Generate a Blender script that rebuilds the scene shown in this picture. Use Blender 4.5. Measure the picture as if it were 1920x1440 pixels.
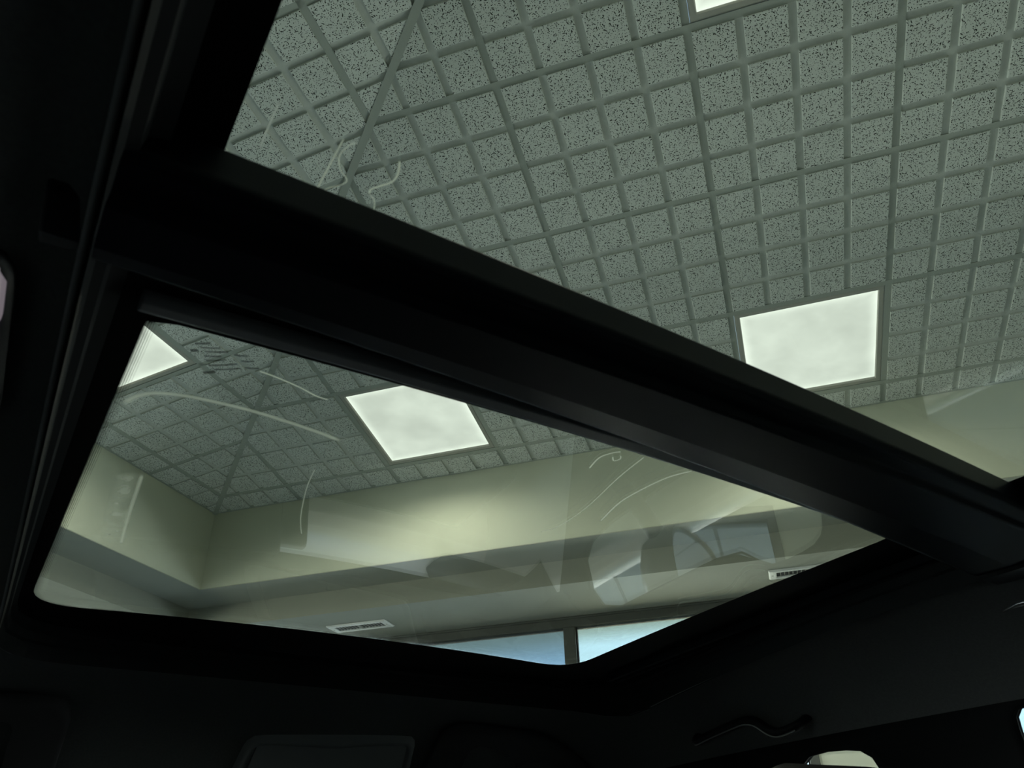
import bpy, bmesh, math, random
from mathutils import Vector, Matrix
random.seed(7)
scene = bpy.context.scene
for o in list(bpy.data.objects):
    bpy.data.objects.remove(o, do_unlink=True)
COL = scene.collection

# ------------------------------------------------------------------ camera
ZUP = 3.565                                  # floor is z = 0; the camera sits 1.25 m above it
CAM = Vector((0.94333, -1.50190, 1.25))
R_ = [None, None, None]
def rodrigues(r):
    t = math.sqrt(sum(a * a for a in r)); k = [a / t for a in r]
    K = Matrix(((0, -k[2], k[1]), (k[2], 0, -k[0]), (-k[1], k[0], 0)))
    return Matrix.Identity(3) + K * math.sin(t) + (K @ K) * (1 - math.cos(t))
RM = rodrigues((0.99765244, 0.13606927, -0.29810685))
cam_data = bpy.data.cameras.new('camera')
cam = bpy.data.objects.new('camera', cam_data); COL.objects.link(cam)
rot = Matrix((RM[0], -RM[1], -RM[2])).transposed()
cam.matrix_world = Matrix.Translation(CAM) @ rot.to_4x4()
cam_data.sensor_width = 36.0
cam_data.lens = 18.0 * 1.50086941
cam_data.clip_start = 0.01
cam_data.dof.use_dof = True
cam_data.dof.focus_distance = 2.9
cam_data.dof.aperture_fstop = 17.0
scene.camera = cam

# ------------------------------------------------------------------ world, daylight, exposure
scene.view_settings.view_transform = 'Standard'
scene.view_settings.look = 'None'
scene.view_settings.gamma = 1.0
scene.view_settings.exposure = 0.0
scene.view_settings.use_curve_mapping = False
world = bpy.data.worlds.new('sky'); scene.world = world
world.use_nodes = True
wn, wl = world.node_tree.nodes, world.node_tree.links
wn.clear()
w_out = wn.new('ShaderNodeOutputWorld'); w_bg = wn.new('ShaderNodeBackground')
w_tc = wn.new('ShaderNodeTexCoord'); w_sep = wn.new('ShaderNodeSeparateXYZ'); w_ramp = wn.new('ShaderNodeValToRGB')
w_map = wn.new('ShaderNodeMapRange')
w_map.inputs['From Min'].default_value = -1; w_map.inputs['From Max'].default_value = 1
wl.new(w_tc.outputs['Generated'], w_sep.inputs[0]); wl.new(w_sep.outputs['Z'], w_map.inputs['Value'])
wl.new(w_map.outputs[0], w_ramp.inputs[0]); wl.new(w_ramp.outputs[0], w_bg.inputs[0]); wl.new(w_bg.outputs[0], w_out.inputs[0])
cr = w_ramp.color_ramp
cr.elements[0].position = 0.0; cr.elements[0].color = (0.55, 0.555, 0.52, 1)      # sunlit ground outside
cr.elements[1].position = 1.0; cr.elements[1].color = (0.027, 0.042, 0.07, 1)
for pos, c in ((0.492, (0.59, 0.595, 0.55, 1)), (0.502, (0.065, 0.075, 0.08, 1)), (0.56, (0.078, 0.108, 0.13, 1)), (0.63, (0.068, 0.098, 0.122, 1)), (0.75, (0.040, 0.052, 0.066, 1))):
    e = cr.elements.new(pos); e.color = c
w_bg.inputs['Strength'].default_value = 24.0
def portal(name, loc, sx, sy, rot):
    d = bpy.data.lights.new(name, 'AREA'); d.shape = 'RECTANGLE'; d.size = sx; d.size_y = sy
    d.cycles.is_portal = True
    o = bpy.data.objects.new(name, d); COL.objects.link(o); o.location = loc; o.rotation_euler = rot
    return o

# ------------------------------------------------------------------ materials
def new_mat(name):
    m = bpy.data.materials.new(name); m.use_nodes = True
    m.node_tree.nodes.clear()
    return m, m.node_tree.nodes, m.node_tree.links
def plain(name, col, rough=0.6, metal=0.0, noise=0.0, nscale=40, spec=0.5, bump=0.0, bscale=200, bdist=0.001):
    m, n, l = new_mat(name)
    out = n.new('ShaderNodeOutputMaterial'); b = n.new('ShaderNodeBsdfPrincipled')
    l.new(b.outputs[0], out.inputs[0])
    b.inputs['Roughness'].default_value = rough; b.inputs['Metallic'].default_value = metal
    b.inputs['Specular IOR Level'].default_value = spec
    b.inputs['Base Color'].default_value = (*col, 1)
    tc = n.new('ShaderNodeTexCoord')
    if noise:
        t = n.new('ShaderNodeTexNoise'); t.inputs['Scale'].default_value = nscale; t.inputs['Detail'].default_value = 5
        l.new(tc.outputs['Object'], t.inputs['Vector'])
        r = n.new('ShaderNodeMapRange'); r.inputs['To Min'].default_value = 1 - noise; r.inputs['To Max'].default_value = 1 + noise
        l.new(t.outputs[0], r.inputs['Value'])
        mx = n.new('ShaderNodeVectorMath'); mx.operation = 'SCALE'
        mx.inputs[0].default_value = col; l.new(r.outputs[0], mx.inputs['Scale']); l.new(mx.outputs[0], b.inputs['Base Color'])
    if bump:
        t2 = n.new('ShaderNodeTexNoise'); t2.inputs['Scale'].default_value = bscale; t2.inputs['Detail'].default_value = 3
        l.new(tc.outputs['Object'], t2.inputs['Vector'])
        bp = n.new('ShaderNodeBump'); bp.inputs['Strength'].default_value = bump; bp.inputs['Distance'].default_value = bdist
        l.new(t2.outputs[0], bp.inputs['Height']); l.new(bp.outputs[0], b.inputs['Normal'])
    return m

def fissured(name, col, pit):
    """mineral fibre board: pin holes and short worm-like fissures on the raised squares (UV in metres)"""
    m, n, l = new_mat(name)
    out = n.new('ShaderNodeOutputMaterial'); b = n.new('ShaderNodeBsdfPrincipled'); l.new(b.outputs[0], out.inputs[0])
    b.inputs['Roughness'].default_value = 0.9; b.inputs['Specular IOR Level'].default_value = 0.15
    uv = n.new('ShaderNodeUVMap'); uv.uv_map = 'UVMap'
    wob = n.new('ShaderNodeTexNoise'); wob.inputs['Scale'].default_value = 160; wob.inputs['Detail'].default_value = 2
    l.new(uv.outputs[0], wob.inputs['Vector'])
    ws = n.new('ShaderNodeVectorMath'); ws.operation = 'MULTIPLY_ADD'
    ws.inputs[1].default_value = (0.0032, 0.0032, 0); l.new(wob.outputs['Color'], ws.inputs[0]); l.new(uv.outputs[0], ws.inputs[2])
    def math_(op, a, c=None, clamp=False):
        k = n.new('ShaderNodeMath'); k.operation = op; k.use_clamp = clamp
        for i, x in enumerate((a, c)):
            if x is None: continue
            if isinstance(x, (int, float)): k.inputs[i].default_value = x
            else: l.new(x, k.inputs[i])
        return k.outputs[0]
    def layer(scale, elong, thr, keep, off):
        ad = n.new('ShaderNodeVectorMath'); ad.operation = 'ADD'; ad.inputs[1].default_value = (off, off * 0.7, 0); l.new(ws.outputs[0], ad.inputs[0])
        sc = n.new('ShaderNodeVectorMath'); sc.operation = 'SCALE'; sc.inputs['Scale'].default_value = scale; l.new(ad.outputs[0], sc.inputs[0])
        v = n.new('ShaderNodeTexVoronoi'); v.voronoi_dimensions = '2D'; v.inputs['Scale'].default_value = 1.0
        v.inputs['Randomness'].default_value = 0.95; l.new(sc.outputs[0], v.inputs['Vector'])
        df = n.new('ShaderNodeVectorMath'); df.operation = 'SUBTRACT'; l.new(sc.outputs[0], df.inputs[0]); l.new(v.outputs['Position'], df.inputs[1])
        sp = n.new('ShaderNodeSeparateColor'); l.new(v.outputs['Color'], sp.inputs[0])
        an = math_('MULTIPLY', sp.outputs[0], 6.283)
        vr = n.new('ShaderNodeVectorRotate'); vr.rotation_type = 'Z_AXIS'; l.new(df.outputs[0], vr.inputs['Vector']); l.new(an, vr.inputs['Angle'])
        st = n.new('ShaderNodeVectorMath'); st.operation = 'MULTIPLY'; st.inputs[1].default_value = (1 / elong, 1, 0); l.new(vr.outputs[0], st.inputs[0])
        ln = n.new('ShaderNodeVectorMath'); ln.operation = 'LENGTH'; l.new(st.outputs[0], ln.inputs[0])
        th = math_('MULTIPLY', sp.outputs[1], thr)
        d = math_('SUBTRACT', math_('ADD', th, thr * 0.45), ln.outputs['Value'])
        d = math_('MULTIPLY', d, 18.0, True)
        k = math_('LESS_THAN', sp.outputs[2], keep)
        return math_('MULTIPLY', d, k)
    a = layer(160, 1.2, 0.205, 0.82, 0.0)
    c = layer(74, 3.8, 0.10, 0.80, 3.3)
    mx = math_('MAXIMUM', a, c)
    big = n.new('ShaderNodeTexNoise'); big.inputs['Scale'].default_value = 9; big.inputs['Detail'].default_value = 6; l.new(uv.outputs[0], big.inputs['Vector'])
    r = n.new('ShaderNodeMapRange'); r.inputs['To Min'].default_value = 0.90; r.inputs['To Max'].default_value = 1.10; l.new(big.outputs[0], r.inputs['Value'])
    base = n.new('ShaderNodeVectorMath'); base.operation = 'SCALE'; base.inputs[0].default_value = col; l.new(r.outputs[0], base.inputs['Scale'])
    mix = n.new('ShaderNodeMix'); mix.data_type = 'RGBA'; l.new(mx, mix.inputs[0]); l.new(base.outputs[0], mix.inputs[6]); mix.inputs[7].default_value = (*pit, 1)
    l.new(mix.outputs[2], b.inputs['Base Color'])
    bp = n.new('ShaderNodeBump'); bp.inputs['Strength'].default_value = 0.6; bp.inputs['Distance'].default_value = 0.001; bp.invert = True
    l.new(mx, bp.inputs['Height']); l.new(bp.outputs[0], b.inputs['Normal'])
    return m

def glass(name, tint, f0=0.04, rough=0.0, film=None):
    """clear or tinted pane: light passes with a tint, the rest is mirrored by the angle of view (Schlick)"""
    m, n, l = new_mat(name)
    out = n.new('ShaderNodeOutputMaterial'); mix = n.new('ShaderNodeMixShader'); l.new(mix.outputs[0], out.inputs[0])
    tr = n.new('ShaderNodeBsdfTransparent'); tr.inputs[0].default_value = (*tint, 1)
    gl = n.new('ShaderNodeBsdfGlossy'); gl.inputs['Roughness'].default_value = rough; gl.inputs[0].default_value = (1, 1, 1, 1)
    g = n.new('ShaderNodeNewGeometry'); dt = n.new('ShaderNodeVectorMath'); dt.operation = 'DOT_PRODUCT'
    l.new(g.outputs['Incoming'], dt.inputs[0]); l.new(g.outputs['True Normal'], dt.inputs[1])
    def mt(op, a, c):
        k = n.new('ShaderNodeMath'); k.operation = op
        for i, x in enumerate((a, c)):
            if isinstance(x, (int, float)): k.inputs[i].default_value = x
            elif x is not None: l.new(x, k.inputs[i])
        return k.outputs[0]
    ab = mt('ABSOLUTE', dt.outputs['Value'], None)
    iv = mt('SUBTRACT', 1.0, ab)
    pw = mt('POWER', iv, 5.0)
    f = mt('ADD', mt('MULTIPLY', pw, 1 - f0), f0)
    l.new(f, mix.inputs[0]); l.new(tr.outputs[0], mix.inputs[1]); l.new(gl.outputs[0], mix.inputs[2])
    if film:                                   # shade band along the top of the pane: (z0, z1, darker tint)
        tc = n.new('ShaderNodeNewGeometry'); sp = n.new('ShaderNodeSeparateXYZ'); l.new(tc.outputs['Position'], sp.inputs[0])
        mr = n.new('ShaderNodeMapRange'); mr.inputs['From Min'].default_value = film[0]; mr.inputs['From Max'].default_value = film[1]
        mr.interpolation_type = 'SMOOTHSTEP'
        l.new(sp.outputs['Z'], mr.inputs['Value'])
        mc = n.new('ShaderNodeMix'); mc.data_type = 'RGBA'; l.new(mr.outputs[0], mc.inputs[0])
        mc.inputs[6].default_value = (*tint, 1); mc.inputs[7].default_value = (*film[2], 1); l.new(mc.outputs[2], tr.inputs[0])
    return m

def reflection_or_print(name, col, alpha, rough=0.5, patchy=0.0):  # translucent ribbons: painted reflections on the panes, and the print
    m, n, l = new_mat(name)
    out = n.new('ShaderNodeOutputMaterial'); mix = n.new('ShaderNodeMixShader'); l.new(mix.outputs[0], out.inputs[0])
    tr = n.new('ShaderNodeBsdfTransparent'); tl = n.new('ShaderNodeBsdfTranslucent'); df = n.new('ShaderNodeBsdfDiffuse')
    ms = n.new('ShaderNodeMixShader'); tl.inputs[0].default_value = (*col, 1); df.inputs[0].default_value = (*col, 1)
    l.new(tl.outputs[0], ms.inputs[1]); l.new(df.outputs[0], ms.inputs[2]); ms.inputs[0].default_value = 0.0
    l.new(tr.outputs[0], mix.inputs[1]); l.new(ms.outputs[0], mix.inputs[2])
    uv = n.new('ShaderNodeUVMap'); uv.uv_map = 'UVMap'
    sp = n.new('ShaderNodeSeparateXYZ'); l.new(uv.outputs[0], sp.inputs[0])
    def mt(op, a, c):
        k = n.new('ShaderNodeMath'); k.operation = op; k.use_clamp = False
        for i, x in enumerate((a, c)):
            if isinstance(x, (int, float)): k.inputs[i].default_value = x
            elif x is not None: l.new(x, k.inputs[i])
        return k.outputs[0]
    # fades towards its two long edges and its ends: uv.x along 0..1, uv.y across 0..1
    ya = mt('MULTIPLY', mt('MULTIPLY', sp.outputs[1], mt('SUBTRACT', 1.0, sp.outputs[1])), 4.0)
    xa = mt('MINIMUM', mt('MULTIPLY', mt('MULTIPLY', sp.outputs[0], mt('SUBTRACT', 1.0, sp.outputs[0])), 16.0), 1.0)
    a = mt('MULTIPLY', mt('MULTIPLY', ya, xa), alpha)
    if patchy:
        tc = n.new('ShaderNodeTexCoord'); t = n.new('ShaderNodeTexNoise'); t.inputs['Scale'].default_value = patchy; l.new(tc.outputs['Object'], t.inputs['Vector'])
        mr = n.new('ShaderNodeMapRange'); mr.inputs['From Min'].default_value = 0.35; mr.inputs['From Max'].default_value = 0.6; l.new(t.outputs[0], mr.inputs['Value'])
        a = mt('MULTIPLY', a, mr.outputs[0])
    l.new(a, mix.inputs[0])
    return m

def lamp_face(name, col, strength):
    m, n, l = new_mat(name)
    out = n.new('ShaderNodeOutputMaterial'); e = n.new('ShaderNodeEmission'); l.new(e.outputs[0], out.inputs[0])
    uv = n.new('ShaderNodeUVMap'); uv.uv_map = 'UVMap'
    t = n.new('ShaderNodeTexNoise'); t.inputs['Scale'].default_value = 3.0; t.inputs['Detail'].default_value = 3; t.noise_dimensions = '3D'
    oi = n.new('ShaderNodeObjectInfo'); va = n.new('ShaderNodeVectorMath'); va.operation = 'MULTIPLY_ADD'
    va.inputs[1].default_value = (1, 1, 1)
    l.new(uv.outputs[0], va.inputs[0]); l.new(oi.outputs['Location'], va.inputs[2]); l.new(va.outputs[0], t.inputs['Vector'])
    mr = n.new('ShaderNodeMapRange'); mr.inputs['From Min'].default_value = 0.3; mr.inputs['From Max'].default_value = 0.7
    mr.inputs['To Min'].default_value = 0.84; mr.inputs['To Max'].default_value = 1.06
    l.new(t.outputs[0], mr.inputs['Value'])
    # the edge-lit rim of the diffuser is a little brighter: uv 0..1 over the face
    sp = n.new('ShaderNodeSeparateXYZ'); l.new(uv.outputs[0], sp.inputs[0])
    def mt(op, a, c, cl=False):
        k = n.new('ShaderNodeMath'); k.operation = op; k.use_clamp = cl
        for i, x in enumerate((a, c)):
            if isinstance(x, (int, float)): k.inputs[i].default_value = x
            elif x is not None: l.new(x, k.inputs[i])
        return k.outputs[0]
    dx = mt('MINIMUM', sp.outputs[0], mt('SUBTRACT', 1.0, sp.outputs[0])); dy = mt('MINIMUM', sp.outputs[1], mt('SUBTRACT', 1.0, sp.outputs[1]))
    d = mt('MINIMUM', dx, dy)
    rim = mt('SUBTRACT', 1.0, mt('MULTIPLY', d, 11.0), True)
    rim = mt('MULTIPLY', mt('POWER', rim, 2.0), 0.42)
    s = mt('MULTIPLY', mt('ADD', mr.outputs[0], rim), strength)
    e.inputs[0].default_value = (*col, 1); l.new(s, e.inputs[1])
    return m

M = {}
M['tile'] = fissured('fissured_board', (0.66, 0.69, 0.66), (0.02, 0.02, 0.018))
M['tile_plain'] = plain('board_groove', (0.55, 0.575, 0.545), 0.9, noise=0.10, nscale=60, spec=0.15, bump=0.35, bscale=350, bdist=0.0015)
M['tbar'] = plain('painted_steel_bar', (0.38, 0.41, 0.375), 0.55, noise=0.03, nscale=8, spec=0.25)
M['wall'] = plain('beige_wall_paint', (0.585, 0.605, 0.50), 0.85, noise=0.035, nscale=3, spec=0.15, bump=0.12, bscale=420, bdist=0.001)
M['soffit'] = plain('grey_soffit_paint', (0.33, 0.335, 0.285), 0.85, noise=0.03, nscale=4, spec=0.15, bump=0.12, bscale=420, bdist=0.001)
M['lampframe'] = plain('lamp_frame_steel', (0.40, 0.40, 0.36), 0.5, noise=0.05, nscale=20, spec=0.3)
M['lamp'] = lamp_face('lamp_diffuser', (0.95, 1.0, 0.93), 1.30)
M['vent'] = plain('white_vent_enamel', (0.80, 0.80, 0.78), 0.45, noise=0.02)
M['ventdark'] = plain('dark_duct', (0.004, 0.004, 0.004), 0.9)
M['bronze'] = plain('bronze_window_frame', (0.085, 0.09, 0.08), 0.5, metal=0.2, noise=0.06, nscale=12)
M['bronzeseal'] = plain('black_window_gasket', (0.01, 0.01, 0.01), 0.6)
M['pane'] = glass('window_pane_clear', (0.93, 0.95, 0.95), film=(2.30, 2.43, (0.66, 0.64, 0.56)))
M['panedark'] = glass('window_pane_tinted', (0.60, 0.66, 0.74), film=(2.22, 2.42, (0.46, 0.47, 0.45)))
M['floor'] = None
M['cartop'] = glass('tinted_sunroof_glass', (0.785, 0.818, 0.778), f0=0.045)
M['carside'] = glass('clear_car_glass', (0.95, 0.97, 0.95), f0=0.03)
M['headliner'] = plain('black_headliner_fabric', (0.13, 0.14, 0.148), 0.95, noise=0.25, nscale=300, spec=0.15, bump=0.3, bscale=900, bdist=0.0006)
M['plastic'] = plain('black_matt_plastic', (0.010, 0.011, 0.013), 0.5, noise=0.15, nscale=200, spec=0.35, bump=0.15, bscale=700, bdist=0.0004)
M['plastic2'] = plain('charcoal_satin_plastic', (0.009, 0.011, 0.016), 0.6, noise=0.1, nscale=150, spec=0.28)
M['privacy'] = glass('dark_rear_side_glass', (0.66, 0.70, 0.70), f0=0.03)
M['trimblack'] = plain('black_side_trim', (0.009, 0.010, 0.012), 0.8, spec=0.12)
M['beam'] = plain('blue_black_beam_cover', (0.007, 0.009, 0.016), 0.42, spec=0.22)
M['console'] = plain('console_plastic', (0.26, 0.28, 0.31), 0.4, spec=0.5)
M['pipe'] = plain('grey_headliner_piping', (0.26, 0.27, 0.29), 0.7)
M['visor'] = plain('visor_cloth', (0.05, 0.052, 0.06), 0.8)
M['frame'] = plain('black_frame_plastic', (0.03, 0.032, 0.035), 0.75, spec=0.12)
M['frit'] = plain('black_ceramic_frit', (0.004, 0.004, 0.005), 0.6, spec=0.2)
M['rubber'] = plain('grey_rubber_strip', (0.30, 0.31, 0.34), 0.4, noise=0.08, nscale=60, spec=0.5)
M['chrome'] = plain('satin_metal_bead', (0.35, 0.36, 0.38), 0.3, metal=0.8)
M['leather'] = plain('dark_leather', (0.02, 0.02, 0.02), 0.55, noise=0.2, nscale=80, spec=0.4, bump=0.4, bscale=300)
M['headleather'] = plain('black_headrest_leather', (0.008, 0.008, 0.008), 0.6, spec=0.3)
M['piping'] = plain('grey_piping', (0.12, 0.12, 0.12), 0.6)
M['lens'] = plain('milky_lamp_lens', (0.35, 0.32, 0.34), 0.35, spec=0.5)
_n = M['lens'].node_tree.nodes
for _b in _n:
    if _b.type == 'BSDF_PRINCIPLED':
        _b.inputs['Emission Color'].default_value = (0.30, 0.26, 0.29, 1); _b.inputs['Emission Strength'].default_value = 0.5  # faint emission stands in for daylight on the lens
M['mirrorglass'] = plain('mirror_silver', (0.9, 0.9, 0.9), 0.03, metal=1.0)
M['carpaint'] = plain('white_car_paint', (0.72, 0.73, 0.72), 0.25, spec=0.6)
M['tyre'] = plain('tyre_rubber', (0.02, 0.02, 0.02), 0.8)
M['rimmetal'] = plain('wheel_alloy', (0.4, 0.4, 0.42), 0.35, metal=0.9)
M['bead'] = plain('glossy_pale_bead', (0.95, 1.0, 0.96), 0.22, metal=1.0)
M['streak'] = reflection_or_print('pale_streak', (0.95, 1.0, 0.95), 2.5)  # reflection lines put into a pale translucent colour
M['haze'] = reflection_or_print('pale_haze', (0.95, 1.0, 0.95), 0.32, patchy=60)  # patchy reflection painted as a pale band, also the next one
M['hazeband'] = reflection_or_print('pale_haze_band', (0.95, 1.0, 0.95), 0.5)
M['inkblur'] = reflection_or_print('dark_print', (0.01, 0.01, 0.01), 0.75)

def floor_mat():
    m, n, l = new_mat('polished_floor_tile')
    out = n.new('ShaderNodeOutputMaterial'); b = n.new('ShaderNodeBsdfPrincipled'); l.new(b.outputs[0], out.inputs[0])
    g = n.new('ShaderNodeNewGeometry'); br = n.new('ShaderNodeTexBrick'); br.offset = 0.0
    br.inputs['Scale'].default_value = 1.0; br.inputs['Brick Width'].default_value = 0.6; br.inputs['Row Height'].default_value = 0.6
    br.inputs['Mortar Size'].default_value = 0.006; br.inputs['Color1'].default_value = (0.62, 0.60, 0.55, 1); br.inputs['Color2'].default_value = (0.58, 0.56, 0.52, 1)
    br.inputs['Mortar'].default_value = (0.16, 0.15, 0.13, 1)
    l.new(g.outputs['Position'], br.inputs['Vector']); l.new(br.outputs['Color'], b.inputs['Base Color'])
    b.inputs['Roughness'].default_value = 0.35
    return m
M['floor'] = floor_mat()

# ------------------------------------------------------------------ helpers
def link(name, me, mats, parent=None, kind=None, smooth=False):
    o = bpy.data.objects.new(name, me); COL.objects.link(o)
    for m in (mats if isinstance(mats, (list, tuple)) else [mats]): me.materials.append(m)
    if smooth: 
        for p in me.polygons: p.use_smooth = True
    if parent: o.parent = parent
    if kind: o['kind'] = kind
    return o
def mesh(name, verts, faces, mats, parent=None, kind=None, mat_idx=None, smooth=False, uvs=None):
    me = bpy.data.meshes.new(name); me.from_pydata([tuple(v) for v in verts], [], faces)
    if mat_idx:
        pass
    o = link(name, me, mats, parent, kind, smooth)
    if mat_idx:
        for p, i in zip(me.polygons, mat_idx): p.material_index = i
    if uvs:
        ul = me.uv_layers.new(name='UVMap')
        k = 0
        for p in me.polygons:
            for li in p.loop_indices:
                ul.data[li].uv = uvs[me.loops[li].vertex_index]
    me.update()
    return o
class MB:
    def __init__(s): s.v = []; s.f = []; s.m = []
    def box(s, a, b, m=0, fn=None):
        i = len(s.v); (x0, y0, z0), (x1, y1, z1) = a, b
        pts = [(x0, y0, z0), (x1, y0, z0), (x1, y1, z0), (x0, y1, z0), (x0, y0, z1), (x1, y0, z1), (x1, y1, z1), (x0, y1, z1)]
        s.v += [fn(*q) if fn else q for q in pts]
        for q in ((0, 3, 2, 1), (4, 5, 6, 7), (0, 1, 5, 4), (1, 2, 6, 5), (2, 3, 7, 6), (3, 0, 4, 7)):
            s.f.append(tuple(i + k for k in q)); s.m.append(m)
        return s
    def quad(s, *pts, m=0):
        i = len(s.v); s.v += [tuple(q) for q in pts]; s.f.append(tuple(range(i, i + len(pts)))); s.m.append(m); return s
    def tube(s, pts, r, seg=10, m=0, flat=1.0, up=(0, 0, 1)):
        i0 = len(s.v); n = len(pts); P = [Vector(q) for q in pts]
        for k, q in enumerate(P):
            d = (P[min(k + 1, n - 1)] - P[max(k - 1, 0)]).normalized()
            a = d.cross(Vector(up)); a = a.normalized() if a.length > 1e-5 else Vector((1, 0, 0)); c = a.cross(d).normalized()
            rr = r[k] if isinstance(r, (list, tuple)) else r
            for j in range(seg):
                an = 2 * math.pi * j / seg
                s.v.append(tuple(q + a * math.cos(an) * rr + c * math.sin(an) * rr * flat))
        for k in range(n - 1):
            for j in range(seg):
                s.f.append((i0 + k * seg + j, i0 + k * seg + (j + 1) % seg, i0 + (k + 1) * seg + (j + 1) % seg, i0 + (k + 1) * seg + j)); s.m.append(m)
        s.f.append(tuple(i0 + j for j in range(seg))[::-1]); s.m.append(m)
        s.f.append(tuple(i0 + (n - 1) * seg + j for j in range(seg))); s.m.append(m)
        return s
    def build(s, name, mats, parent=None, kind=None, smooth=False, bevel=0):
        o = mesh(name, s.v, s.f, mats, parent, kind, s.m if any(s.m) else None, smooth)
        if bevel:
            b = o.modifiers.new('bevel', 'BEVEL'); b.width = bevel; b.segments = 3; b.limit_method = 'ANGLE'; b.angle_limit = math.radians(40)
        return o
def empty(name, loc, label, cat, group=None):
    o = bpy.data.objects.new(name, None); COL.objects.link(o); o.location = loc; o.empty_display_size = 0.1
    o['label'] = label; o['category'] = cat
    if group: o['group'] = group
    return o
def part(o, label): o['label'] = label; return o

# ------------------------------------------------------------------ the room
S = 0.1524                                   # one raised square of the ceiling board (6 in)
TH = 0.1698912; OFF = -19.88158312
CT, ST = math.cos(TH), math.sin(TH)
EDGE = (13 + OFF - OFF * CT) * S             # 1.9376: inner face of the raised tray
ZC = OFF * ST * S + ZUP                      # height of the tray ceiling at its edges
def PR(u, v, w=0.0):                         # plane that rises from the back edge; w = metres above the board
    d = 13 + OFF - v
    return Vector((u * S, (13 + OFF - d * CT) * S - w * ST * -1 * -1, d * ST * S + ZUP + w * CT)) if False else Vector((u * S, (13 + OFF - d * CT) * S + w * ST, d * ST * S + ZUP + w * CT))
def PL(u, v, w=0.0):                         # plane that rises from the left edge
    d = u + 13 + OFF
    return Vector(((-13 - OFF + d * CT) * S - w * ST, v * S, d * ST * S + ZUP + w * CT))
TX1, TY0 = 4.20, -3.30                       # far sides of the tray
ZS1 = -0.957 + ZUP                           # lower edge of the tray wall
ZS2 = ZS1 - 0.128                            # main soffit
STEP = 2.22
WY, WX, EX, EY = 2.81, -2.81, 7.2, -6.6      # inner faces of the four walls

def board_plane(P, lit, us, vs, keep_right):
    """raised squares and grooves of one ceiling plane, cut at the hip"""
    bm = bmesh.new(); uvl = bm.loops.layers.uv.new('UVMap')
    g, bev, h = 0.0122 / S, 0.0016 / S, 0.0068
    def face(pts, mi, uvp):
        vs_ = [bm.verts.new(q) for q in pts]
        try: f = bm.faces.new(vs_)
        except ValueError: return
        f.material_index = mi
        for lp, q in zip(f.loops, uvp): lp[uvl].uv = (q[0] * S, q[1] * S)
    for u in us:
        for v in vs:
            if any(a <= u < a + 4 and b <= v < b + 4 for a, b in lit): continue
            e = 0.0
            o_ = [(u, v), (u + 1, v), (u + 1, v + 1), (u, v + 1)]
            a_ = [(u + g, v + g), (u + 1 - g, v + g), (u + 1 - g, v + 1 - g), (u + g, v + 1 - g)]
            k = g + bev * 0.55; a1 = [(u + k, v + k), (u + 1 - k, v + k), (u + 1 - k, v + 1 - k), (u + k, v + 1 - k)]
            k = g + bev * 1.3; b_ = [(u + k, v + k), (u + 1 - k, v + k), (u + 1 - k, v + 1 - k), (u + k, v + 1 - k)]
            for i in range(4):
                j = (i + 1) % 4
                face([P(*o_[i]), P(*o_[j]), P(*a_[j]), P(*a_[i])], 1, [o_[i], o_[j], a_[j], a_[i]])
                face([P(*a_[i]), P(*a_[j]), P(*a1[j], -h * 0.85), P(*a1[i], -h * 0.85)], 1, [a_[i], a_[j], a1[j], a1[i]])
                face([P(*a1[i], -h * 0.85), P(*a1[j], -h * 0.85), P(*b_[j], -h), P(*b_[i], -h)], 0, [a1[i], a1[j], b_[j], b_[i]])
            face([P(*q, -h) for q in b_], 0, b_)
    bmesh.ops.remove_doubles(bm, verts=bm.verts, dist=1e-5)
    geom = bm.verts[:] + bm.edges[:] + bm.faces[:]
    bmesh.ops.bisect_plane(bm, geom=geom, plane_co=(0, 0, 0), plane_no=(1, 1, 0), clear_outer=not keep_right, clear_inner=keep_right)
    bmesh.ops.recalc_face_normals(bm, faces=bm.faces)
    for f in bm.faces:
        if f.normal.z > 0: f.normal_flip()
    return bm
LIT_R = [(7, 8), (-5, 8), (7, -4)]
LIT_L = [(-12, 1)]
bmr = board_plane(PR, LIT_R, range(-13, 26), range(-10, 13), True)
bml = board_plane(PL, LIT_L, range(-13, 11), range(-12, 13), False)
me = bpy.data.meshes.new('ceiling'); bmr.to_mesh(me); bmr.free()
tmp = bpy.data.meshes.new('ceiling_l'); bml.to_mesh(tmp); bml.free()
bm = bmesh.new(); bm.from_mesh(me); bm.from_mesh(tmp)
# plain continuation of the two planes beyond what has squares
def add_plain(bm, pts):
    f = bm.faces.new([bm.verts.new(q) for q in pts]); f.material_index = 1
    if f.normal.z > 0: f.normal_flip()
vt = 13 + OFF - ((13 + OFF) - TY0 / S) / CT   # v where the plane meets the near tray wall
add_plain(bm, [PR(26, 13), PR(TX1 / S, 13), PR(TX1 / S, vt), PR(26, vt)])
add_plain(bm, [PR(10, -10), PR(26, -10), PR(26, vt), PR(11, vt)])
hipv = -TY0
def hip(v): # hip point on the right plane for slope coordinate v
    d = 13 + OFF - v; return ((d * CT) - 13 - OFF)
add_plain(bm, [PR(hip(-10), -10), PR(10, -10), PR(11, vt), PR(hip(vt), vt)])
yv = TY0 / S
add_plain(bm, [PL(-13, -12), PL(-13, yv), PL(11, yv), PL(11, -12)])
bmesh.ops.remove_doubles(bm, verts=bm.verts, dist=1e-5)
bmesh.ops.triangulate(bm, faces=[f for f in bm.faces if len(f.verts) > 4])
bm.normal_update()
for f in bm.faces:
    if f.normal.z > 0: f.normal_flip()
bm.to_mesh(me); bm.free(); bpy.data.meshes.remove(tmp)
ceiling = link('ceiling', me, [M['tile'], M['tile_plain']], kind='structure')
ceiling['label'] = 'fissured ceiling boards with raised squares, folded along a diagonal hip'

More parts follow.
